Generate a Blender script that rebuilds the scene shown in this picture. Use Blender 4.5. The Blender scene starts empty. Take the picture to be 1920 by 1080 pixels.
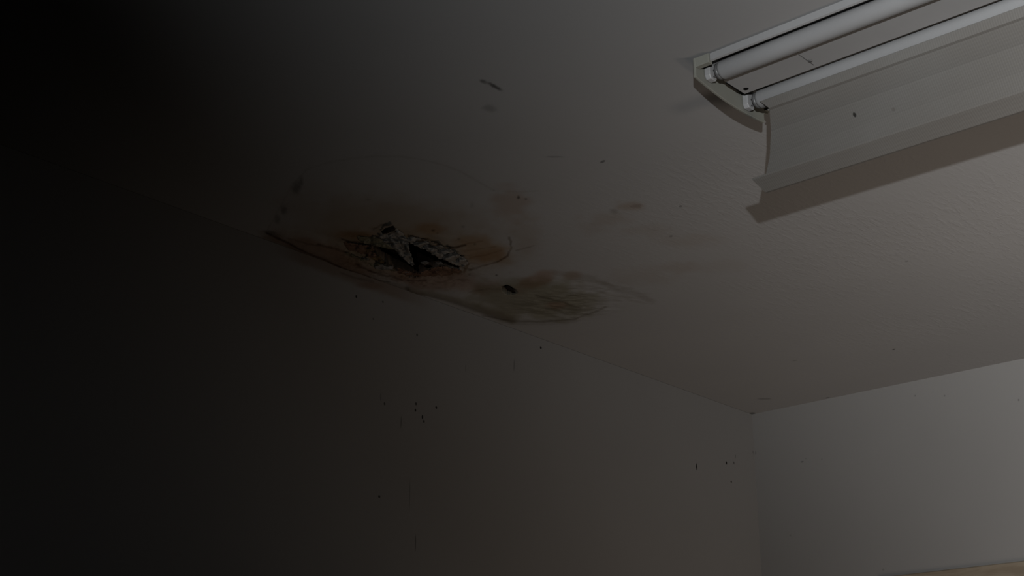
import bpy, bmesh, math, random
import numpy as np
from mathutils import Vector, Matrix

# ------------------------------------------------------------------ camera, world, light, exposure
sc = bpy.context.scene
col = sc.collection
ZC = 2.5                                   # ceiling height; the far corner of the room is x = 0, y = 0
FPX = 2700.0                               # focal length in pixels of a 1920 wide frame
AX = np.array([[0.66507860, 0.25834287, 0.70066355],
               [-0.74677335, 0.22995484, 0.62405956],
               [0.00010037, -0.93828555, 0.34586162]])   # columns: camera right, down, forward
EYE = np.array([-3.16558117, -1.97247550, -1.0])         # relative to the ceiling corner

cam = bpy.data.cameras.new('camera')
cam.sensor_fit = 'HORIZONTAL'
cam.sensor_width = 36.0
cam.lens = FPX / 1920.0 * 36.0
cam.clip_start = 0.01
cam_o = bpy.data.objects.new('camera', cam)
col.objects.link(cam_o)
mw = Matrix.Identity(4)
for r in range(3):
    mw[r][0] = AX[r, 0]
    mw[r][1] = -AX[r, 1]
    mw[r][2] = -AX[r, 2]
    mw[r][3] = EYE[r] + (ZC if r == 2 else 0)
cam_o.matrix_world = mw
sc.camera = cam_o

world = bpy.data.worlds.new('World')
sc.world = world
world.use_nodes = True
world.node_tree.nodes['Background'].inputs[0].default_value = (0, 0, 0, 1)
world.node_tree.nodes['Background'].inputs[1].default_value = 0.0


def spot(name, loc, axis, power, colour, radius, size, blend):
    l = bpy.data.lights.new(name, 'SPOT')
    l.energy = power
    l.color = colour
    l.shadow_soft_size = radius
    l.spot_size = size
    l.spot_blend = blend
    o = bpy.data.objects.new(name, l)
    o.location = (loc[0], loc[1], loc[2] + ZC)
    o.rotation_euler = Vector(axis).to_track_quat('-Z', 'Y').to_euler()
    col.objects.link(o)
    return o


KL = 7.51                                  # the paint is a mid grey, so the lamps are strong
spot('flash_lamp', (-4.6853, -3.0499, -1.3255), (0.5990, -0.5554, 0.5768), 1298.8 * KL, (0.98, 1.0, 1.02), 0.018, 2 * math.acos(0.189), 1.000)
spot('floor_bounce_fill', (-0.8000, -1.7586, -2.4500), (0.6597, 0.1398, 0.7384), 24.05 * KL, (1.0, 0.825, 0.68), 0.36, 2 * math.acos(0.296), 0.804)  # unseen warm lamp added as ambient fill, like bounce off the floor
spot('shadow_fill_spot', (-0.85, -2.0, -1.5), (-0.30, 0.55, 1.5), 48.0, (1.0, 0.85, 0.72), 0.12, math.radians(64), 1.0)  # unseen lamp added to lift the cover's shadow and the ceiling round it

sc.view_settings.view_transform = 'Standard'
sc.view_settings.look = 'None'
sc.view_settings.exposure = 0.0
sc.view_settings.gamma = 1.0
sc.view_settings.use_curve_mapping = False

# ------------------------------------------------------------------ helpers
random.seed(4)
RNG = np.random.default_rng(11)


def line_of_sight(px, py):
    return AX @ np.array([(px - 960.0) / FPX, (py - 540.0) / FPX, 1.0])


def on_ceiling(px, py, drop=0.0):
    """point 'drop' metres below the ceiling, relative to the room corner"""
    r = line_of_sight(px, py)
    return EYE + r * ((-EYE[2] - drop) / r[2])


def on_left(px, py):
    r = line_of_sight(px, py)
    return EYE + r * (-EYE[1] / r[1])


def on_right(px, py):
    r = line_of_sight(px, py)
    return EYE + r * (-EYE[0] / r[0])


def frame_xy(P):
    c = (P - EYE) @ AX
    return 960.0 + FPX * c[:, 0] / c[:, 2], 540.0 + FPX * c[:, 1] / c[:, 2]


LAT = RNG.random((257, 257))


def vnoise(x, y):
    x = np.asarray(x, float); y = np.asarray(y, float)
    xi = np.floor(x).astype(int); yi = np.floor(y).astype(int)
    fx = x - xi; fy = y - yi
    fx = fx * fx * (3 - 2 * fx); fy = fy * fy * (3 - 2 * fy)
    a = LAT[xi % 256, yi % 256]; b = LAT[(xi + 1) % 256, yi % 256]
    c = LAT[xi % 256, (yi + 1) % 256]; d = LAT[(xi + 1) % 256, (yi + 1) % 256]
    return (a * (1 - fx) + b * fx) * (1 - fy) + (c * (1 - fx) + d * fx) * fy


def fbm(x, y, octaves=4):
    s = 0.0; a = 0.5; t = 0.0
    for k in range(octaves):
        s = s + a * vnoise(x * 2 ** k + 17.3 * k, y * 2 ** k + 5.1 * k)
        t += a; a *= 0.5
    return s / t


def sstep(a, b, x):
    t = np.clip((x - a) / (b - a), 0, 1)
    return t * t * (3 - 2 * t)


def poly_inside(u, v, poly):
    inside = np.zeros(np.shape(u), bool)
    n = len(poly)
    for i in range(n):
        x0, y0 = poly[i][0], poly[i][1]
        x1, y1 = poly[(i + 1) % n][0], poly[(i + 1) % n][1]
        if y0 == y1:
            continue
        c = ((y0 > v) != (y1 > v)) & (u < (x1 - x0) * (v - y0) / (y1 - y0) + x0)
        inside ^= c
    return inside


def poly_dist(u, v, pts):
    d = np.full(np.shape(u), 1e9)
    for (x0, y0), (x1, y1) in zip(pts[:-1], pts[1:]):
        dx, dy = x1 - x0, y1 - y0
        t = np.clip(((u - x0) * dx + (v - y0) * dy) / (dx * dx + dy * dy), 0, 1)
        d = np.minimum(d, np.hypot(u - x0 - t * dx, v - y0 - t * dy))
    return d


def tag(o, label=None, cat=None, group=None, kind=None):
    if label: o['label'] = label
    if cat: o['category'] = cat
    if group: o['group'] = group
    if kind: o['kind'] = kind
    return o


def empty(name, loc):
    o = bpy.data.objects.new(name, None)
    o.empty_display_size = 0.05
    o.location = (loc[0], loc[1], loc[2] + ZC)
    col.objects.link(o)
    return o


def link_mesh(name, verts, faces, mats, parent=None, smooth=False):
    """verts relative to the ceiling corner"""
    me = bpy.data.meshes.new(name)
    off = Vector((0, 0, ZC))
    if parent is not None:
        off = off - parent.matrix_basis.translation
        p = parent.parent
        while p is not None:
            off = off - p.matrix_basis.translation
            p = p.parent
    me.from_pydata([(v[0] + off.x, v[1] + off.y, v[2] + off.z) for v in verts], [], faces)
    for m in (mats if isinstance(mats, (list, tuple)) else [mats]):
        me.materials.append(m)
    if smooth:
        me.polygons.foreach_set('use_smooth', [True] * len(me.polygons))
    me.update()
    o = bpy.data.objects.new(name, me)
    col.objects.link(o)
    if parent is not None:
        o.parent = parent
    return o


class MB:
    def __init__(self):
        self.v = []; self.f = []

    def box(self, x0, x1, y0, y1, z0, z1):
        b = len(self.v)
        self.v += [(x0, y0, z0), (x1, y0, z0), (x1, y1, z0), (x0, y1, z0), (x0, y0, z1), (x1, y0, z1), (x1, y1, z1), (x0, y1, z1)]
        for q in ((0, 3, 2, 1), (4, 5, 6, 7), (0, 1, 5, 4), (1, 2, 6, 5), (2, 3, 7, 6), (3, 0, 4, 7)):
            self.f.append(tuple(b + i for i in q))

    def prism_y(self, prof, y0, y1):
        """closed profile (x, z) swept along y"""
        b = len(self.v); n = len(prof)
        self.v += [(x, y0, z) for x, z in prof] + [(x, y1, z) for x, z in prof]
        self.f.append(tuple(b + i for i in range(n)))
        self.f.append(tuple(b + n + n - 1 - i for i in range(n)))
        for i in range(n):
            j = (i + 1) % n
            self.f.append((b + i, b + n + i, b + n + j, b + j))

    def lathe_y(self, prof, cx, cz, n=32):
        """profile of (y, radius) turned about an axis along y"""
        b = len(self.v); m = len(prof)
        for (y, r) in prof:
            for k in range(n):
                a = 2 * math.pi * k / n
                self.v.append((cx + r * math.cos(a), y, cz + r * math.sin(a)))
        for i in range(m - 1):
            for k in range(n):
                k2 = (k + 1) % n
                self.f.append((b + i * n + k, b + i * n + k2, b + (i + 1) * n + k2, b + (i + 1) * n + k))
        self.f.append(tuple(b + k for k in range(n)))
        self.f.append(tuple(b + (m - 1) * n + n - 1 - k for k in range(n)))

    def lathe_z(self, prof, cx, cy, n=20):
        b = len(self.v); m = len(prof)
        for (z, r) in prof:
            for k in range(n):
                a = 2 * math.pi * k / n
                self.v.append((cx + r * math.cos(a), cy + r * math.sin(a), z))
        for i in range(m - 1):
            for k in range(n):
                k2 = (k + 1) % n
                self.f.append((b + i * n + k, b + i * n + k2, b + (i + 1) * n + k2, b + (i + 1) * n + k))
        self.f.append(tuple(b + k for k in range(n)))
        self.f.append(tuple(b + (m - 1) * n + n - 1 - k for k in range(n)))

    def build(self, name, mat, parent=None, bevel=0.0, smooth=False, segments=2):
        o = link_mesh(name, self.v, self.f, mat, parent)
        bm = bmesh.new(); bm.from_mesh(o.data)
        bmesh.ops.recalc_face_normals(bm, faces=bm.faces)
        bm.to_mesh(o.data); bm.free()
        if bevel:
            md = o.modifiers.new('bevel', 'BEVEL')
            md.width = bevel; md.segments = segments; md.limit_method = 'ANGLE'; md.angle_limit = math.radians(35)
        if smooth:
            for p in o.data.polygons:
                p.use_smooth = len(p.vertices) == 4
        return o


# ------------------------------------------------------------------ materials
class Mat:
    def __init__(self, name, rough=0.6, spec=0.3):
        self.m = bpy.data.materials.new(name)
        self.m.use_nodes = True
        self.t = self.m.node_tree
        self.b = self.t.nodes['Principled BSDF']
        self.b.inputs['Roughness'].default_value = rough
        self.b.inputs['Specular IOR Level'].default_value = spec

    def n(self, kind, **kw):
        nd = self.t.nodes.new(kind)
        for k, v in kw.items():
            setattr(nd, k, v)
        return nd

    def l(self, a, b):
        self.t.links.new(a, b)

    def obj(self):
        return self.n('ShaderNodeTexCoord').outputs['Object']

    def mapping(self, vec, scale=(1, 1, 1), rot=(0, 0, 0), loc=(0, 0, 0), kind='POINT'):
        mp = self.n('ShaderNodeMapping')
        mp.vector_type = kind
        mp.inputs['Scale'].default_value = scale
        mp.inputs['Rotation'].default_value = rot
        mp.inputs['Location'].default_value = loc
        self.l(vec, mp.inputs['Vector'])
        return mp.outputs['Vector']

    def noise(self, vec, scale, detail=3.0, rough=0.55, dist=0.0):
        n = self.n('ShaderNodeTexNoise')
        n.inputs['Scale'].default_value = scale
        n.inputs['Detail'].default_value = detail
        n.inputs['Roughness'].default_value = rough
        n.inputs['Distortion'].default_value = dist
        self.l(vec, n.inputs['Vector'])
        return n.outputs['Fac']

    def rng(self, fac, a, b, c, d, smooth=True):
        r = self.n('ShaderNodeMapRange')
        if smooth:
            r.interpolation_type = 'SMOOTHSTEP'
        r.inputs['From Min'].default_value = a; r.inputs['From Max'].default_value = b
        r.inputs['To Min'].default_value = c; r.inputs['To Max'].default_value = d
        self.l(fac, r.inputs['Value'])
        return r.outputs['Result']

    def math(self, op, a, b):
        m = self.n('ShaderNodeMath', operation=op)
        for i, x in enumerate((a, b)):
            if isinstance(x, (int, float)):
                m.inputs[i].default_value = x
            else:
                self.l(x, m.inputs[i])
        return m.outputs[0]

    def mix(self, fac, a, b, mode='MIX'):
        m = self.n('ShaderNodeMix', data_type='RGBA', blend_type=mode)
        for s, x in ((m.inputs[0], fac), (m.inputs[6], a), (m.inputs[7], b)):
            if isinstance(x, (int, float)):
                s.default_value = x
            elif isinstance(x, tuple):
                s.default_value = (*x, 1.0)
            else:
                self.l(x, s)
        return m.outputs[2]

    def base(self, c):
        if isinstance(c, tuple):
            self.b.inputs['Base Color'].default_value = (*c, 1.0)
        else:
            self.l(c, self.b.inputs['Base Color'])

    def bump(self, h, strength, dist=0.002):
        bp = self.n('ShaderNodeBump')
        bp.inputs['Strength'].default_value = strength
        bp.inputs['Distance'].default_value = dist
        self.l(h, bp.inputs['Height'])
        self.l(bp.outputs['Normal'], self.b.inputs['Normal'])


def speck_chain(M, vec, specks, colour):
    """specks: (centre xyz, half sizes along the two surface directions, rotation vector, strength)"""
    c = colour
    for (ctr, size, rot, amt, tint) in specks:
        v = M.mapping(vec, scale=size, rot=rot, loc=ctr, kind='TEXTURE')
        ln = M.n('ShaderNodeVectorMath', operation='LENGTH')
        M.l(v, ln.inputs[0])
        f = M.rng(ln.outputs['Value'], 0.55, 1.0, amt, 0.0)
        c = M.mix(f, c, tint)
    return c


DARK = (0.0028, 0.0025, 0.0022)
PAINT = (0.083, 0.0826, 0.0822)


def wall_material(name, tone, specks, stain_shade_attr=False, bump=0.25, streak=False):
    M = Mat(name, 0.55, 0.08)
    v = M.obj()
    tint = M.rng(M.noise(v, 1.7, 3), 0.3, 0.7, 0.0, 1.0)
    c = M.mix(tint, tuple(x * 0.97 for x in tone), tuple(min(1, x * 1.03) for x in tone))
    fine = M.rng(M.noise(v, 140, 2), 0.25, 0.75, 0.0, 1.0)
    c = M.mix(M.math('MULTIPLY', fine, 0.05), c, tuple(x * 0.8 for x in tone))
    if stain_shade_attr:
        at = M.n('ShaderNodeAttribute', attribute_name='stain_shade')
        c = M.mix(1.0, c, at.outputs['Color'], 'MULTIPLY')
    c = speck_chain(M, v, specks, c)
    M.base(c)
    if streak:
        w = M.mapping(v, scale=(0.32, 1.0, 1.0), rot=(0, 0, math.radians(48)))
        a = M.noise(w, 105, 4, 0.6, 0.6)
        a = M.rng(a, 0.42, 0.74, 0.0, 1.0)
        patchy = M.rng(M.noise(v, 3.1, 2), 0.32, 0.62, 0.25, 1.0)
        sx = M.n('ShaderNodeSeparateXYZ'); M.l(v, sx.inputs[0])
        zone = M.math('MULTIPLY', M.rng(sx.outputs['X'], -1.62, -1.15, 0.06, 1.0), M.rng(sx.outputs['Y'], -0.25, -0.75, 0.25, 1.0))
        h = M.math('ADD', M.math('MULTIPLY', M.math('MULTIPLY', a, patchy), zone), M.math('MULTIPLY', M.noise(v, 260, 2), 0.10))
        M.bump(h, bump, 0.0012)
    else:
        h = M.math('ADD', M.noise(v, 70, 3), M.math('MULTIPLY', M.noise(v, 300, 2), 0.3))
        M.bump(h, bump, 0.0008)
    return M.m


def dim(c):
    return tuple(x * 0.133 for x in c)         # everything is as dark against the lamps as the paint


def plain(name, colour, rough=0.5, spec=0.4, var=0.06, scale=30.0, bump=0.0, metallic=0.0):
    colour = dim(colour); spec = spec * 0.3
    M = Mat(name, rough, spec)
    v = M.obj()
    f = M.rng(M.noise(v, scale, 4), 0.3, 0.7, 0.0, 1.0)
    M.base(M.mix(f, tuple(x * (1 - var) for x in colour), tuple(min(1, x * (1 + var)) for x in colour)))
    M.b.inputs['Metallic'].default_value = metallic
    if bump:
        M.bump(M.noise(v, scale * 4, 4), bump, 0.001)
    return M.m


def rough_pulp(name, a, b, scale=60.0, bump=0.45):
    a = dim(a); b = dim(b)
    M = Mat(name, 0.9, 0.03)
    v = M.mapping(M.obj(), scale=(1, 1, 1))
    f = M.rng(M.noise(v, scale, 6, 0.65, 1.2), 0.35, 0.65, 0.0, 1.0)
    c = M.mix(f, a, b)
    g = M.rng(M.noise(v, scale * 2.7, 4, 0.6), 0.55, 0.75, 0.0, 0.55)
    M.base(M.mix(g, c, tuple(x * 0.6 for x in a)))
    M.bump(M.noise(v, scale * 1.6, 6, 0.7), bump, 0.004)
    return M.m


enamel = plain('white_enamel', (0.58, 0.58, 0.58), 0.4, 0.4, 0.03, 12)
cream = plain('aged_cream_plastic', (0.46, 0.46, 0.40), 0.45, 0.35, 0.05, 25)
tube_glass = plain('white_tube_glass', (0.51, 0.51, 0.51), 0.3, 0.4, 0.015, 8)
tube_metal = plain('dull_tube_cap_metal', (0.20, 0.20, 0.20), 0.4, 0.5, 0.1, 60)
black = plain('gap_shade_black', (0.012, 0.012, 0.012), 0.8, 0.1)  # near black, puts the shade inside the end gap and screw hole into colour
holder_white = plain('white_lampholder_plastic', (0.66, 0.66, 0.66), 0.4, 0.4, 0.03, 40)


def prismatic():
    M = Mat('prismatic_plastic', 0.42, 0.1)
    v = M.obj()
    f = M.rng(M.noise(v, 5, 3), 0.3, 0.7, 0.0, 1.0)
    c = M.mix(f, dim((0.330, 0.308, 0.280)), dim((0.365, 0.350, 0.325)))
    c = speck_chain(M, v, DIFFUSER_SPECKS, c)
    M.base(c)
    w = M.mapping(v, scale=(1, 1, 1), rot=(0, 0, 0))
    w1 = M.n('ShaderNodeTexWave', bands_direction='Y'); w1.inputs['Scale'].default_value = 95
    w2 = M.n('ShaderNodeTexWave', bands_direction='Z'); w2.inputs['Scale'].default_value = 95
    M.l(w, w1.inputs['Vector']); M.l(w, w2.inputs['Vector'])
    M.bump(M.math('ADD', w1.outputs['Fac'], w2.outputs['Fac']), 0.10, 0.001)
    tr = M.n('ShaderNodeBsdfTranslucent')
    M.l(c, tr.inputs['Color'])
    ms = M.n('ShaderNodeMixShader'); ms.inputs[0].default_value = 0.15
    M.l(M.b.outputs[0], ms.inputs[1]); M.l(tr.outputs[0], ms.inputs[2])
    M.l(ms.outputs[0], M.t.nodes['Material Output'].inputs['Surface'])
    return M.m


def wood():
    M = Mat('pale_varnished_wood', 0.45, 0.3)
    v = M.mapping(M.obj(), scale=(8, 1, 8))
    g = M.rng(M.noise(v, 6, 5, 0.6, 1.5), 0.35, 0.65, 0, 1)
    M.base(M.mix(g, dim((0.50, 0.39, 0.27)), dim((0.62, 0.50, 0.36))))
    return M.m


# specks, marks and painted corner shade that stay on the surfaces (positions relative to the corner; object origins sit at height ZC)
def cs(px, py, a, b, rot=48, amt=0.8, tint=DARK):
    p = on_ceiling(px, py)
    return ((p[0], p[1], 0.0), (a, b, 1.0), (0, 0, math.radians(-rot)), amt, tint)


def ls(px, py, a, b, rot=0, amt=0.85, tint=DARK):
    p = on_left(px, py)
    return ((p[0], 0.0, p[2]), (a * 1.35, 1.0, b * 1.3), (0, math.radians(rot), 0), min(1, amt * 1.15), tint)


def rs(px, py, a, b, rot=0, amt=0.6, tint=DARK):
    p = on_right(px, py)
    return ((0.0, p[1], p[2]), (1.0, a, b), (math.radians(rot), 0, 0), amt, tint)


CEIL_SPECKS_SHADE = [cs(1130, 303, .004, .008, 20, .55), cs(1433, 748, .022, .010, 48, .28), cs(1410, 775, .012, .012, 0, .6), cs(1676, 655, .004, .006, 48, .75),  # soft dark dabs at the room corner are painted shade, the others specks
               cs(1552, 746, .006, .006, 48, .6), cs(1276, 387, .004, .006, 48, .4), cs(1258, 443, .004, .006, 48, .35), cs(1040, 294, .018, .004, 48, .25),
               cs(1490, 676, .006, .007, 48, .25), cs(1700, 490, .004, .006, 48, .25)]
LEFT_SPECKS = [ls(1306, 875, .0022, .0085, -8, .9), ls(1362, 868, .0028, .0040, 0, .9), ls(1376, 868, .0018, .0035, 0, .7), ls(1379, 856, .0015, .006, 12, .4),
               ls(1371, 903, .0026, .0026, 0, .85), ls(1014, 652, .0028, .0030, 0, .95), ls(780, 757, .002, .003, 0, .8), ls(779, 769, .002, .003, 0, .8),
               ls(792, 782, .002, .004, 0, .85), ls(795, 790, .002, .003, 0, .85), ls(818, 764, .0025, .0025, 0, .85), ls(721, 757, .002, .003, 0, .7),
               ls(711, 931, .0025, .0025, 0, .85), ls(782, 628, .002, .003, 0, .7), ls(668, 556, .002, .003, 0, .85), ls(718, 566, .002, .002, 0, .7),
               ls(700, 598, .002, .002, 0, .5), ls(752, 792, .0012, .012, 0, .45), ls(768, 930, .0012, .030, 0, .35), ls(779, 1018, .0014, .016, 0, .5),
               ls(964, 685, .0015, .014, 3, .35), ls(873, 690, .0012, .008, 0, .3), ls(714, 744, .0014, .008, 0, .35), ls(1412, 848, .002, .004, 0, .4)]
RIGHT_SPECKS = [rs(1504, 866, .0055, .0022, 0, .55), rs(1511, 860, .002, .002, 0, .3), rs(1541, 861, .0022, .0024, 0, .3), rs(1716, 742, .0024, .0028, 0, .4),
                rs(1771, 742, .0024, .0028, 0, .4), rs(1910, 750, .0026, .0035, 0, .4), rs(1482, 1004, .003, .003, 0, .3), rs(1656, 1068, .004, .003, 0, .25),
                rs(1417, 849, .0025, .005, 0, .4)]
DIFFUSER_SPECKS = []

ceil_m = wall_material('painted_ceiling', PAINT, CEIL_SPECKS_SHADE, True, 0.35, True)
left_m = wall_material('left_wall_paint', (0.080, 0.0785, 0.0768), LEFT_SPECKS, True, 0.10)
right_m = wall_material('right_wall_paint', (0.081, 0.0775, 0.0735), RIGHT_SPECKS, False, 0.10)


# ------------------------------------------------------------------ the damaged ceiling
HOLE = [(692, 455), (712, 447), (740, 445), (766, 449), (798, 462), (822, 474), (846, 484), (868, 494), (850, 503), (822, 499), (796, 506), (779, 511), (758, 506), (732, 492), (712, 480), (700, 470)]
CHIP = [(942, 537), (949, 535), (958, 538), (965, 542), (969, 549), (961, 552), (950, 551), (943, 546)]


def wobble(u, v, amp=3.0, s=9.0):
    return u + amp * (fbm(u / s, v / s * 2, 3) - 0.5) * 2, v + amp * 0.5 * (fbm(u / s + 40, v / s * 2 + 9, 3) - 0.5) * 2


def lay(c, amt, tint):
    a = np.clip(amt, 0, 1)[:, None]
    return c * (1 - a + a * np.array(tint)[None, :])


def blob(u, v, cx, cy, rx, ry, soft=0.5, rag=0.35, s=30.0, tilt=0.0):
    du = u - cx; dv = v - cy - tilt * du
    d = np.sqrt((du / rx) ** 2 + (dv / ry) ** 2)
    d = d + rag * (fbm(u / s + cx, v / (s * 0.5) + cy, 5) - 0.5) * 2
    return 1 - sstep(1 - soft, 1 + soft * 0.4, d)


def ceiling_stain_shade(u, v):
    c = np.ones((len(u), 3))
    BR = (0.70, 0.56, 0.40); OR = (0.84, 0.62, 0.40); GR = (0.60, 0.58, 0.52); RD = (0.66, 0.44, 0.32); OL = (0.60, 0.56, 0.42)
    fine = fbm(u / 5, v / 2.5, 4)
    # the old round repair, faintly darker than the paint round it
    c = lay(c, 0.10 * blob(u, v, 730, 400, 225, 108, 0.10, 0.06), (0.8, 0.78, 0.74))
    c = lay(c, 0.70 * blob(u, v, 735, 440, 225, 82, 0.6, 0.22, tilt=0.10), BR)
    c = lay(c, 0.75 * blob(u, v, 760, 470, 150, 46, 0.6, 0.4, tilt=0.12), (0.74, 0.60, 0.42))
    c = lay(c, 0.75 * blob(u, v, 600, 470, 110, 26, 0.5, 0.4, tilt=0.35), RD)
    c = lay(c, 0.80 * blob(u, v, 660, 440, 44, 10, 0.6, 0.4), OR)
    c = lay(c, 0.75 * blob(u, v, 805, 427, 36, 12, 0.7, 0.5), OR)
    c = lay(c, 0.70 * blob(u, v, 905, 468, 52, 28, 0.6, 0.45, tilt=0.2), OR)
    c = lay(c, 0.60 * blob(u, v, 925, 482, 46, 16, 0.6, 0.4), (0.72, 0.52, 0.30))
    c = lay(c, 0.70 * blob(u, v, 958, 385, 38, 38, 0.6, 0.5), (0.84, 0.70, 0.60))
    c = lay(c, 0.50 * blob(u, v, 985, 440, 40, 40, 0.6, 0.5), (0.84, 0.74, 0.64))
    c = lay(c, 0.70 * blob(u, v, 820, 520, 130, 22, 0.5, 0.4, tilt=0.18), RD)
    c = lay(c, 0.60 * sstep(0.45, 0.75, fine) * blob(u, v, 760, 490, 150, 40, 0.5, 0.4, tilt=0.15), (0.35, 0.28, 0.22))
    # second wet patch to the right
    c = lay(c, 0.90 * blob(u, v, 1000, 560, 125, 46, 0.5, 0.4, tilt=0.05), OL)
    c = lay(c, 0.75 * blob(u, v, 1005, 528, 46, 16, 0.6, 0.5, tilt=-0.3), (0.80, 0.58, 0.46))
    c = lay(c, 0.60 * blob(u, v, 1070, 518, 24, 10, 0.6, 0.5), (0.78, 0.60, 0.46))
    c = lay(c, 0.60 * blob(u, v, 1042, 570, 22, 8, 0.7, 0.6), (0.85, 0.55, 0.45))
    streak = sstep(0.48, 0.66, fbm(u / 26 + 0.5 * v / 26, v / 2.6 - 0.12 * u / 2.6, 4))
    c = lay(c, 0.55 * streak * blob(u, v, 1050, 572, 95, 30, 0.5, 0.4), (0.5, 0.47, 0.40))
    c = lay(c, 0.40 * streak * blob(u, v, 1150, 545, 90, 22, 0.5, 0.4, tilt=0.28), (0.6, 0.55, 0.48))
    # pale brown blotches further out
    for (x, y, rx, ry, a) in ((1175, 388, 34, 12, .75), (1140, 410, 50, 14, .4), (1220, 432, 60, 14, .3), (1290, 450, 70, 14, .3), (1270, 502, 55, 12, .35),
                              (1110, 430, 34, 12, .25), (1350, 500, 60, 14, .15), (1200, 520, 70, 18, .25)):
        c = lay(c, a * blob(u, v, x, y, rx, ry, 0.7, 0.6, 24), (0.82, 0.70, 0.60))
    c = lay(c, 0.45 * blob(u, v, 1152, 396, 10, 5, 0.6, 0.5, 8), (0.5, 0.45, 0.4))
    c = lay(c, 0.40 * blob(u, v, 1192, 386, 12, 5, 0.6, 0.5, 8), (0.5, 0.42, 0.38))
    # black mould smudges
    for (x, y, rx, ry, a, tl) in ((907, 153, 8, 4, .75, .3), (926, 161, 13, 4.5, .95, .55), (936, 167, 9, 3.5, .5, .4), (918, 203, 15, 8, .35, .1),
                                  (556, 352, 10, 14, .60, -.3), (565, 340, 5, 10, .5, 0), (532, 394, 7, 9, .55, 0), (520, 412, 6, 10, .45, 0), (508, 436, 16, 5, .6, .25),
                                  (972, 370, 3.2, 3.6, .9, 0), (986, 373, 2.4, 2.2, .7, 0), (931, 516, 2.6, 2, .9, 0), (890, 458, 3, 3, .5, 0), (868, 425, 4, 3, .35, 0),
                                  (860, 448, 4, 3, .4, 0), (812, 432, 4, 2, .7, 0), (820, 437, 3, 2, .5, 0), (690, 374, 6, 2, .3, 0), (885, 384, 4, 6, .22, 0)):
        c = lay(c, a * blob(u, v, x, y, rx, ry, 0.7, 0.35, 7, tl), (0.25, 0.24, 0.23))
    # cracks, tide lines, and shade of paper edges and folds painted as dark lines
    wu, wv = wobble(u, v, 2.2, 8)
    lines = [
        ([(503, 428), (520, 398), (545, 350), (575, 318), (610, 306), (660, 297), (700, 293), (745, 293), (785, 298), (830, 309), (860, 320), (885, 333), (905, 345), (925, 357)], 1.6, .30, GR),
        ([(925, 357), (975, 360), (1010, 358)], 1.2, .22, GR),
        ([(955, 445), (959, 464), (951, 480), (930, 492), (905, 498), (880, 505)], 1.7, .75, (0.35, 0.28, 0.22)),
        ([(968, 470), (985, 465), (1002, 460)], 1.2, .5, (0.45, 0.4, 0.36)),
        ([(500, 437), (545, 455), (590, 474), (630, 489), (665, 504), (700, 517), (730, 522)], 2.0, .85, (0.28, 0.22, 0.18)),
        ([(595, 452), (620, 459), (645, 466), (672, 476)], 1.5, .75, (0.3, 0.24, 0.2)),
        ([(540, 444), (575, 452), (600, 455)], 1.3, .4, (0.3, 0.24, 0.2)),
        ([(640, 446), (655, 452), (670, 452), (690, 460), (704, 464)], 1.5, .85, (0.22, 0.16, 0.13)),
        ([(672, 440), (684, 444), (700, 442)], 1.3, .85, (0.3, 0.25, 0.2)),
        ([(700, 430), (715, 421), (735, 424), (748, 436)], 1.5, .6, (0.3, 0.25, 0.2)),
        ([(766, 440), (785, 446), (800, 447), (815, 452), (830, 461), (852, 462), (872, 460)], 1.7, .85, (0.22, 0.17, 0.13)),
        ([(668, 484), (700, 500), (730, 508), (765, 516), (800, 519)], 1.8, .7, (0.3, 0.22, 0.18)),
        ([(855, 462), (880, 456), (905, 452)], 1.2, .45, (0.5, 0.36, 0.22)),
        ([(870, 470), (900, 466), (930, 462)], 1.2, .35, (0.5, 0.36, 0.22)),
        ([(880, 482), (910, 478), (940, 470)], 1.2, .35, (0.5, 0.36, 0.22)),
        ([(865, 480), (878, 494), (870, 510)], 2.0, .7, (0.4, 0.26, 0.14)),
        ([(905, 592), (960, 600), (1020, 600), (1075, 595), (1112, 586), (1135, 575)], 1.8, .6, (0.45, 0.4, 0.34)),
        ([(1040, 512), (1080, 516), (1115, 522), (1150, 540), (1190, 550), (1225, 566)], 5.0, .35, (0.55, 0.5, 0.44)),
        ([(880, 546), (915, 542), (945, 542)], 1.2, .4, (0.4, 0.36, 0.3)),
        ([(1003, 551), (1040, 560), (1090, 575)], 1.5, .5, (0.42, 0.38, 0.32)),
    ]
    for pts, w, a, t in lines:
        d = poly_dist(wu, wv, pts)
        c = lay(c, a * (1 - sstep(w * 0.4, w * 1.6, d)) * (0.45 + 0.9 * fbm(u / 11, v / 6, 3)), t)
    d = poly_dist(u, v, [(770, 538), (820, 550), (870, 566), (915, 582), (960, 598)])
    c = lay(c, 0.75 * (1 - sstep(3, 13, d + 5 * (fbm(u / 20, v / 9, 3) - 0.5))), (0.52, 0.46, 0.36))
    d = poly_dist(u, v, [(500, 445), (560, 467), (640, 497), (720, 526), (790, 548)])
    c = lay(c, 0.5 * (1 - sstep(2, 14, d)), (0.6, 0.48, 0.38))
    return np.clip(c, 0.02, 1)


def ceiling_relief(u, v, x, y):
    near = blob(u, v, 755, 476, 150, 46, 0.7, 0.25, tilt=0.12)
    z = -0.007 * near * fbm(x * 55, y * 55, 4)
    z -= 0.010 * blob(u, v, 700, 500, 190, 26, 0.8, 0.2, tilt=0.30)
    z -= 0.0025 * blob(u, v, 1050, 565, 120, 40, 0.7, 0.3) * fbm(x * 70 + 0.4 * y * 70, y * 35, 4) * 2
    d = poly_dist(u, v, [(770, 538), (820, 550), (870, 566), (915, 582), (960, 598), (1020, 600), (1080, 594)])
    z -= 0.003 * (1 - sstep(1, 12, d))
    edge = sstep(0.0, 0.012, -y)
    return z * edge


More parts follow.
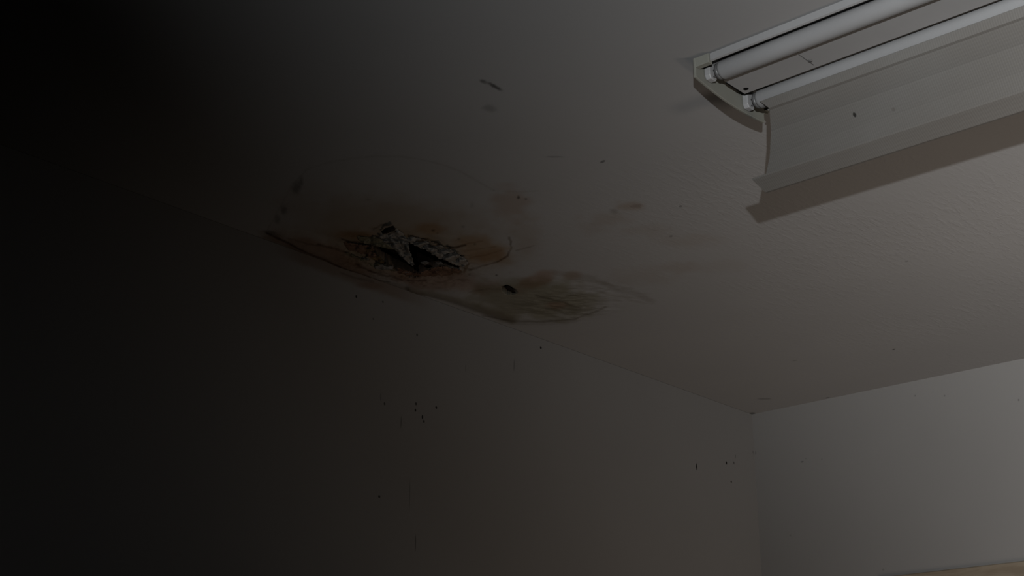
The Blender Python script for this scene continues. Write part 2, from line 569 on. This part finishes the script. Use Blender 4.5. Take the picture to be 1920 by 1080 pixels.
def graded(a0, a1, f0, f1, step, coarse=0.2):
    lo = np.arange(a0, f0 - 1e-6, coarse) if f0 > a0 else np.array([])
    mid = np.arange(f0, f1 + step * 0.5, step)
    hi = np.arange(f1 + coarse, a1 - coarse * 0.5, coarse) if a1 > f1 + 1e-6 else np.array([])
    tail = [a1] if a1 > f1 + 1e-6 else []
    return np.concatenate([lo, mid, hi, tail])


def set_stain_shade(me, cols):
    at = me.attributes.new('stain_shade', 'FLOAT_COLOR', 'POINT')
    buf = np.ones((len(cols), 4), dtype=np.float32)
    buf[:, :3] = cols
    at.data.foreach_set('color', buf.ravel())


def build_ceiling():
    xs = graded(-3.2, 0.0, -1.95, -0.85, 0.0024)
    ys = graded(-2.4, 0.0, -0.76, 0.0, 0.0026)
    X, Y = np.meshgrid(xs, ys, indexing='ij')
    x = X.ravel(); y = Y.ravel()
    P = np.stack([x, y, np.zeros_like(x)], 1)
    u, v = frame_xy(P)
    fine = (x > -1.951) & (x < -0.849) & (y > -0.761)
    rim = np.minimum(np.minimum(sstep(-1.95, -1.90, x), 1 - sstep(-0.90, -0.85, x)), sstep(-0.76, -0.72, y))
    cols = np.ones((len(x), 3))
    cols[fine] = ceiling_stain_shade(u[fine], v[fine])
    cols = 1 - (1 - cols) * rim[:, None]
    z = np.zeros_like(x)
    z[fine] = ceiling_relief(u[fine], v[fine], x[fine], y[fine]) * rim[fine]
    wu, wv = wobble(u, v, 5, 11)
    hole = np.zeros(len(x), bool)
    hole[fine] = poly_inside(wu[fine], wv[fine], HOLE) | poly_inside(u[fine], v[fine], CHIP)
    nx, ny = len(xs), len(ys)
    idx = np.arange(nx * ny).reshape(nx, ny)
    q = np.stack([idx[:-1, :-1], idx[:-1, 1:], idx[1:, 1:], idx[1:, :-1]], -1).reshape(-1, 4)
    q = q[~hole[q].any(1)]
    # torn edge of the board: lift the boundary of the openings up by the board thickness
    e = np.concatenate([q[:, [0, 1]], q[:, [1, 2]], q[:, [2, 3]], q[:, [3, 0]]])
    key = np.sort(e, 1); code = key[:, 0].astype(np.int64) * (nx * ny) + key[:, 1]
    uq, first, cnt = np.unique(code, return_index=True, return_counts=True)
    be = e[first[cnt == 1]]
    on_edge = (x < xs[0] + 1e-6) | (x > xs[-1] - 1e-6) | (y < ys[0] + 1e-6) | (y > ys[-1] - 1e-6)
    be = be[~(on_edge[be[:, 0]] & on_edge[be[:, 1]])]
    bv = np.unique(be)
    new = {int(b): nx * ny + i for i, b in enumerate(bv)}
    up = np.stack([x[bv], y[bv], np.full(len(bv), 0.014)], 1)
    V = np.concatenate([np.stack([x, y, z], 1), up])
    walls = [(int(b), int(a), new[int(a)], new[int(b)]) for a, b in be]
    F = q.tolist() + walls
    me = bpy.data.meshes.new('ceiling')
    me.from_pydata(V.tolist(), [], F)
    C = np.concatenate([cols, np.tile(np.array([[0.20, 0.14, 0.10]]), (len(bv), 1)) * (0.5 + RNG.random((len(bv), 1)))])
    set_stain_shade(me, C)
    me.materials.append(ceil_m)
    me.polygons.foreach_set('use_smooth', [True] * len(q) + [False] * len(walls))
    me.update()
    o = bpy.data.objects.new('ceiling', me)
    o.location = (0, 0, ZC)
    col.objects.link(o)
    tag(o, 'grey painted ceiling with brown water stains around a ragged hole', 'ceiling', kind='structure')
    return o


build_ceiling()


def build_left_wall():
    xs = graded(-3.2, 0.0, -1.75, -0.95, 0.004)
    zs = -graded(0.0, 1.0, 0.0, 0.10, 0.003)
    X, Z = np.meshgrid(xs, zs, indexing='ij')
    x = X.ravel(); z = Z.ravel()
    u, v = frame_xy(np.stack([x, np.zeros_like(x), z], 1))
    c = np.ones((len(x), 3))
    fine = (x > -1.751) & (x < -0.949) & (z > -0.101)
    uf, vf = u[fine], v[fine]
    edge = 777 - (1410 - uf) * 0.359
    below = vf - edge + 9 * (fbm(uf / 22, vf / 22, 4) - 0.5)
    along = sstep(500, 575, uf) * (1 - sstep(720, 830, uf))
    cf = np.ones((fine.sum(), 3))
    cf = lay(cf, 0.85 * along * (1 - sstep(14, 28, below)), (0.74, 0.60, 0.50))
    d = poly_dist(uf, vf, [(640, 512), (665, 521), (700, 528)])
    cf = lay(cf, 0.5 * (1 - sstep(1, 3, d)), (0.4, 0.34, 0.3))
    cf = lay(cf, 0.5 * blob(uf, vf, 690, 536, 30, 6, .6, .5), (0.78, 0.6, 0.5))
    c[fine] = cf
    nx, nz = len(xs), len(zs)
    idx = np.arange(nx * nz).reshape(nx, nz)
    q = np.stack([idx[:-1, :-1], idx[:-1, 1:], idx[1:, 1:], idx[1:, :-1]], -1).reshape(-1, 4)
    me = bpy.data.meshes.new('wall_left')
    me.from_pydata(np.stack([x, np.zeros_like(x), z], 1).tolist(), [], q.tolist())
    set_stain_shade(me, c)
    me.materials.append(left_m)
    me.update()
    o = bpy.data.objects.new('wall_left', me)
    o.location = (0, 0, ZC)
    col.objects.link(o)
    tag(o, 'plain painted wall under the holed ceiling with small dark specks', 'wall', kind='structure')


build_left_wall()

o = link_mesh('wall_right', [(0, 0.02, 0.02), (0, -2.4, 0.02), (0, -2.4, -1.0), (0, 0.02, -1.0), (0.1, 0.02, 0.02), (0.1, -2.4, 0.02), (0.1, -2.4, -1.0), (0.1, 0.02, -1.0)],
              [(0, 1, 2, 3), (4, 7, 6, 5), (0, 4, 5, 1), (1, 5, 6, 2), (2, 6, 7, 3), (3, 7, 4, 0)], right_m)
for vv in o.data.vertices:
    vv.co.z -= ZC
o.location = (0, 0, ZC)
tag(o, 'bare painted wall to the right of the room corner', 'wall', kind='structure')

m = MB()
m.prism_y([(0.0, -0.4605), (-0.0030, -0.4605), (-0.0040, -0.4625), (-0.0040, -0.524), (-0.003, -0.526), (0.0, -0.526)], -2.2, -0.33)
tag(m.build('trim_1', wood(), None, 0.0005), 'pale wooden trim board along the right wall', 'trim', kind='structure')

# ------------------------------------------------------------------ the hole: hanging torn layers
pulp_grey = rough_pulp('grey_torn_paper', (0.36, 0.32, 0.28), (0.50, 0.46, 0.41), 32)
pulp_brown = rough_pulp('brown_wet_paper', (0.22, 0.15, 0.10), (0.40, 0.30, 0.21), 60)
pulp_red = rough_pulp('rusty_wet_paper', (0.20, 0.11, 0.075), (0.36, 0.23, 0.16), 60)
pulp_olive = rough_pulp('olive_wet_plaster', (0.22, 0.19, 0.12), (0.42, 0.38, 0.27), 55)
pulp_ochre = rough_pulp('ochre_wet_plaster', (0.22, 0.15, 0.07), (0.30, 0.21, 0.11), 40)
pulp_white = rough_pulp('bare_gypsum', (0.28, 0.26, 0.24), (0.46, 0.43, 0.41), 70)
void_m = rough_pulp('painted_void_shade', (0.020, 0.014, 0.010), (0.045, 0.032, 0.022), 40, 0.6)  # near black: shade of the voids and the curled fold put into colour
joist_m = rough_pulp('dark_wood_joist', (0.035, 0.022, 0.014), (0.075, 0.05, 0.032), 30, 0.6)


def flake(name, outline, mat, parent, step=1.3, crumple=0.004, thick=0.0014, label=None, rag=2.0, folds=None):
    """a torn sheet: outline of (px, py, drop below the ceiling)"""
    poly = np.array(outline, float)
    u0, v0 = poly[:, 0].min() - 3, poly[:, 1].min() - 3
    u1, v1 = poly[:, 0].max() + 3, poly[:, 1].max() + 3
    U, V = np.meshgrid(np.arange(u0, u1, step), np.arange(v0, v1, step * 0.7), indexing='ij')
    wu, wv = wobble(U.ravel(), V.ravel(), rag, 6)
    ins = poly_inside(wu, wv, [(p[0], p[1]) for p in poly])
    u = U.ravel(); v = V.ravel()
    d2 = (u[:, None] - poly[None, :, 0]) ** 2 + ((v[:, None] - poly[None, :, 1]) * 2) ** 2 + 4.0
    w = 1 / d2 ** 1.5
    drop = (w * poly[None, :, 2]).sum(1) / w.sum(1)
    drop = drop + crumple * (fbm(u / 9 + poly[0, 0], v / 6, 4) - 0.4) * 2 * np.clip(drop / 0.008, 0.15, 1)
    if folds:
        (ax, ay), per, amp = folds
        drop = drop + amp * np.sin((u * ax + v * ay) / per) * np.clip(drop / 0.01, 0.2, 1)
    drop = np.maximum(drop, 0.0006)
    r = (AX @ np.stack([(u - 960) / FPX, (v - 540) / FPX, np.ones_like(u)])).T
    P = EYE[None, :] + r * ((1.0 - drop) / r[:, 2])[:, None]
    P[:, 1] = np.minimum(P[:, 1], -0.003)
    nu, nv = U.shape
    idx = np.arange(nu * nv).reshape(nu, nv)
    q = np.stack([idx[:-1, :-1], idx[1:, :-1], idx[1:, 1:], idx[:-1, 1:]], -1).reshape(-1, 4)
    q = q[ins[q].all(1)]
    used = np.unique(q)
    remap = np.full(nu * nv, -1); remap[used] = np.arange(len(used))
    ob = link_mesh(name, P[used].tolist(), remap[q].tolist(), mat, parent, smooth=True)
    md = ob.modifiers.new('thickness', 'SOLIDIFY'); md.thickness = thick; md.offset = 0
    if label:
        ob['label'] = label
    return ob


ctr = on_ceiling(770, 478)
hole = empty('water_damaged_hole', ctr)
tag(hole, 'ragged rotten hole with torn paper hanging from the brown stained ceiling', 'hole')

# dark void above the board
m = MB()
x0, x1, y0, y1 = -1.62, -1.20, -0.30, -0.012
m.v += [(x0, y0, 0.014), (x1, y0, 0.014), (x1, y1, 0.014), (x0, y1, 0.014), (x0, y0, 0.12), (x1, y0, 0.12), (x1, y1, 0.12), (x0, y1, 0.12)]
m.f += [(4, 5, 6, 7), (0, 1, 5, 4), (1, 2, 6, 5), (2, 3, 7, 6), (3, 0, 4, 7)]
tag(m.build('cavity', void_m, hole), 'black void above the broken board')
m = MB(); m.box(-1.60, -1.22, -0.075, -0.030, 0.030, 0.115)
tag(m.build('joist', joist_m, hole, 0.003), 'dark timber inside the hole')

flake('torn_strip', [(712, 434, .001), (724, 428, 0), (744, 428, .001), (757, 437, .004), (766, 452, .012), (768, 468, .022), (775, 486, .032), (777, 500, .038), (766, 494, .034),
                     (750, 480, .026), (738, 467, .018), (726, 458, .013), (712, 447, .006)], pulp_grey, hole, crumple=.006, rag=2.0, folds=((0.83, -0.55), 2.6, .0028),
      label='pale grey strip of torn paper hanging across the hole')
flake('curled_edge', [(714, 434, .004), (722, 427, .008), (738, 423, .009), (742, 431, .010), (730, 436, .012), (718, 440, .010)], void_m, hole, crumple=.004, label='curled paper at the top of the hole with its shade painted black')  # fold shade painted with the near-black void colour
flake('broken_edge', [(760, 446, .003), (776, 444, .003), (792, 449, .004), (812, 456, .005), (836, 464, .006), (856, 472, .007), (874, 485, .006), (880, 495, .004), (868, 501, .010), (852, 497, .015),
                      (836, 489, .020), (820, 484, .020), (806, 474, .018), (794, 467, .014), (780, 462, .010), (768, 457, .008)], pulp_grey, hole, crumple=.009, rag=4.0,
      folds=((0.3, 1.0), 2.2, .0025), label='fluffy grey torn edge on the right of the hole')
flake('upper_layer', [(764, 440, .001), (784, 445, .002), (806, 451, .003), (832, 461, .003), (852, 465, .002), (838, 468, .006), (812, 462, .007), (788, 454, .006), (770, 450, .004)], pulp_brown, hole, crumple=.005, rag=3)
flake('left_layer', [(668, 441, .001), (686, 445, .002), (702, 443, .004), (714, 448, .007), (730, 459, .013), (742, 468, .016), (722, 465, .014), (702, 461, .010), (684, 457, .006), (670, 450, .002)],
      pulp_olive, hole, crumple=.005, rag=2.5)
flake('wet_layer', [(640, 452, .001), (664, 456, .003), (690, 461, .006), (700, 466, .009), (706, 480, .012), (696, 484, .011), (676, 476, .007), (652, 468, .003)], pulp_red, hole, crumple=.006, rag=3)
flake('ochre_layer', [(684, 466, .006), (698, 467, .009), (706, 478, .011), (724, 490, .013), (716, 494, .012), (700, 486, .010), (688, 478, .008)], pulp_ochre, hole, crumple=.006, rag=3)
flake('lower_layer', [(612, 457, .001), (636, 466, .003), (662, 478, .007), (690, 488, .010), (716, 496, .012), (742, 505, .013), (738, 514, .010), (708, 510, .008), (676, 498, .006), (642, 482, .003)],
      pulp_olive, hole, crumple=.007, rag=3)
flake('lower_edge', [(742, 500, .012), (764, 508, .013), (786, 512, .013), (808, 503, .013), (832, 499, .013), (858, 504, .011), (868, 510, .006), (842, 515, .004), (806, 519, .004), (772, 518, .006), (746, 512, .009)],
      pulp_red, hole, crumple=.008, rag=4)
for pts in ([(680, 482, .011), (690, 484, .013), (693, 488, .013), (683, 487, .012)], [(700, 499, .014), (716, 496, .016), (726, 500, .016), (738, 498, .015), (736, 505, .015), (716, 506, .015), (703, 504, .014)],
            [(788, 492, .018), (800, 489, .020), (806, 493, .020), (796, 497, .018)], [(816, 492, .019), (828, 491, .020), (832, 495, .018), (820, 497, .017)], [(750, 507, .015), (762, 508, .016), (768, 512, .014), (754, 512, .013)]):
    flake('gypsum_crumb', pts, pulp_white, hole, step=0.9, crumple=.004, rag=1.5, label='pale crumb of bare gypsum')

# the small chip out of the ceiling further right
c2 = on_ceiling(955, 544)
chip = empty('small_ceiling_hole', c2)
tag(chip, 'small black hole punched in the ceiling to the right of the big rotten hole', 'hole')
m = MB()
a, b = c2[0], c2[1]
m.v += [(a - .05, b - .05, .014), (a + .05, b - .05, .014), (a + .05, b + .05, .014), (a - .05, b + .05, .014), (a - .05, b - .05, .06), (a + .05, b - .05, .06), (a + .05, b + .05, .06), (a - .05, b + .05, .06)]
m.f += [(4, 5, 6, 7), (0, 1, 5, 4), (1, 2, 6, 5), (2, 3, 7, 6), (3, 0, 4, 7)]
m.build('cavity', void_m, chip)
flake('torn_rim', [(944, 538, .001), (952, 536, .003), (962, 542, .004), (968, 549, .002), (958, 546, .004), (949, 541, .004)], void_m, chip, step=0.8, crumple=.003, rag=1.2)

# ------------------------------------------------------------------ fluorescent ceiling light, cover hanging open
YF, YN = -0.980, -2.20        # far end, near end (beyond the frame)
light = empty('fluorescent_light', (-1.565, (YF + YN) / 2, 0))
tag(light, 'white twin tube ceiling light with its cover hanging open', 'ceiling light')

m = MB()
m.prism_y([(-1.662, 0), (-1.662, -.0105), (-1.659, -.0115), (-1.6565, -.0105), (-1.6565, -.0025), (-1.484, -.0025), (-1.484, -.0125), (-1.481, -.0135), (-1.478, -.0125), (-1.478, 0)], YN, YF)
m.build('housing', enamel, light)


def end_cap(y0, y1, s):
    prof = []
    n = 14
    for i in range(n + 1):
        t = i / n
        x = -1.6660 + t * (1.6660 - 1.4900)
        z = -.0300 - .0065 * math.sin(math.pi * t) ** 0.9 - .0050 * t
        prof.append((x, z))
    prof = [(-1.6660, 0.0)] + prof + [(-1.4900, -.020), (-1.4780, -.016), (-1.4780, 0.0)]
    mm = MB()
    mm.prism_y(prof, y0, y1)
    # corner sockets that clip over the housing rims
    yi0, yi1 = (y0 - .022, y0) if s > 0 else (y1, y1 + .022)
    mm.box(-1.6660, -1.6565, yi0, yi1, -.0150, -.0005)
    mm.box(-1.4885, -1.4780, yi0, yi1, -.0150, -.0005)
    return mm.build('end_cap', cream, light, 0.0008)


end_cap(YF, YF + .004, 1)
end_cap(YN - .004, YN, -1)

TUBES = ((-1.6358, -.0168), (-1.5400, -.0250))
TR = .0139
for k, (tx, tz) in enumerate(TUBES):
    m = MB()
    ya, yb = YF - .022, YN + .022
    prof = [(ya, TR * .80), (ya - .002, TR * .93), (ya - .005, TR)] + [(ya - .005 + (yb - ya + .01) * t / 12, TR) for t in range(1, 12)] + [(yb + .005, TR), (yb + .002, TR * .93), (yb, TR * .80)]
    m.lathe_y(prof, tx, tz, 40)
    tb = m.build('fluorescent_tube', tube_glass, light, smooth=True)
    for (e, s) in ((ya, 1), (yb, -1)):
        c = MB()
        c.lathe_y([(e - s * .0005, TR * .86), (e + s * .004, TR * .86), (e + s * .0055, TR * .70)], tx, tz, 28)
        for dz in (-.005, .005):
            c.lathe_y([(e + s * .005, .0012), (e + s * .013, .0012)], tx, tz + dz, 8)
        c.build('tube_cap', tube_metal, tb, smooth=True)
    for (e, s) in ((YF, 1), (YN, -1)):
        h = MB()
        y0, y1 = (e - .0095, e - .0005) if s > 0 else (e + .0005, e + .0095)
        h.prism_y([(tx - .0095, -.0027), (tx - .0095, tz - .004), (tx - .006, tz - .0095), (tx + .006, tz - .0095), (tx + .0095, tz - .004), (tx + .0095, -.0027)], y0, y1)
        h.build('lampholder', holder_white, light, 0.0012)

# gear cover between the tubes
m = MB()
cy0 = YF - .014
m.prism_y([(-1.6170, -.0035), (-1.6190, -.0205), (-1.6175, -.0220), (-1.5645, -.0220), (-1.5625, -.0208), (-1.5530, -.0035)], YN + .03, cy0)
gc = m.build('gear_cover', enamel, light, 0.0006)
m = MB()
p = on_ceiling(1398.5, 166.7, .0221)
m.lathe_z([(-.0216, .0040), (-.02225, .0040), (-.0223, .0038)], p[0], p[1], 18)
tag(m.build('screw_hole', black, gc), 'small black screw hole')
m = MB()
ps = on_ceiling(1510, 111, .0221)
m.box(-1.6120, -1.5720, ps[1] - .0006, ps[1] + .0006, -.0222, -.0216)
tag(m.build('joint_line', tube_metal, gc), 'dark joint across the cover')
m = MB()
p = on_ceiling(1519, 114.5, .0225)
m.lathe_z([(-.0216, .0032), (-.0228, .0032), (-.0233, .0024)], p[0], p[1], 18)
tag(m.build('screw_head', tube_metal, gc), 'dull dark screw head')
m = MB()
m.box(-1.608, -1.574, cy0 + .0002, cy0 + .0025, -.0216, -.004)
tag(m.build('end_gap', black, gc), 'black gap at the end of the cover')

# cover: a shallow trough, hung open from the far rim
DIFFUSER_SPECKS += [((-1.510, -1.1348, -.0823), (.03, .0030, .0036), (0, 0, 0), .85, DARK), ((-1.506, -1.190, -.0905), (.03, .0034, .0028), (0, 0, 0), .3, (0.02, .015, .012))]


def build_cover():
    mid = [(-1.5522, -.0352), (-1.5535, -.0362), (-1.5510, -.0425), (-1.5480, -.0482), (-1.5435, -.0495), (-1.5200, -.0690), (-1.4990, -.0960), (-1.4840, -.1205),
           (-1.4775, -.1365), (-1.4782, -.1400), (-1.4812, -.1401), (-1.4945, -.1332), (-1.5065, -.1275), (-1.5072, -.1260)]
    th = .0014
    n = len(mid)
    # how far each profile point reaches towards the far end
    far = [-1.0110, -1.0120, -1.0180, -1.0230, -1.0210, -1.0070, -.9900, -.9710, -.9710, -.9690, -.9680, -.9655, -.9630, -.9630]
    outer = []
    for i in range(n):
        a = Vector(mid[max(i - 1, 0)]); b = Vector(mid[min(i + 1, n - 1)])
        d = (b - a).normalized()
        outer.append((mid[i][0] + d.y * -th, mid[i][1] + d.x * th))
    ring = list(mid) + list(reversed(outer))
    farr = far + list(reversed(far))
    V = []
    steps = 24
    for s in range(steps + 1):
        t = s / steps
        for (x, z), fy in zip(ring, farr):
            y = fy + (YN + .01 - fy) * t
            V.append((x, y, z))
    R = len(ring)
    F = []
    for s in range(steps):
        for i in range(R):
            j = (i + 1) % R
            F.append((s * R + i, s * R + j, (s + 1) * R + j, (s + 1) * R + i))
    for i in range(n - 1):
        F.append((i, R - 1 - i, R - 2 - i, i + 1))
        b = steps * R
        F.append((b + i, b + i + 1, b + R - 2 - i, b + R - 1 - i))
    ob = link_mesh('diffuser_cover', V, F, None or prismatic(), light)
    bm = bmesh.new(); bm.from_mesh(ob.data)
    bmesh.ops.recalc_face_normals(bm, faces=bm.faces)
    bm.to_mesh(ob.data); bm.free()
    tag(ob, 'dull beige ribbed plastic cover hanging down from one side')
    # hinge tabs that hold it on the far rim
    for y in (-1.03, -1.55, -2.10):
        h = MB()
        h.prism_y([(-1.5440, -.0470), (-1.5430, -.0488), (-1.5200, -.0455), (-1.4815, -.0150), (-1.4825, -.0132), (-1.5205, -.0435)], y - .012, y + .012)
        h.build('hinge_tab', prism_m, ob)
    return ob


prism_m = plain('cover_tab_plastic', (0.36, 0.35, 0.33), 0.45, 0.3)
for i, (c_, s_, r_, a_, t_) in enumerate(list(DIFFUSER_SPECKS)):
    DIFFUSER_SPECKS[i] = ((c_[0] + 1.565, c_[1] - (YF + YN) / 2, c_[2]), s_, r_, a_, t_)
build_cover()
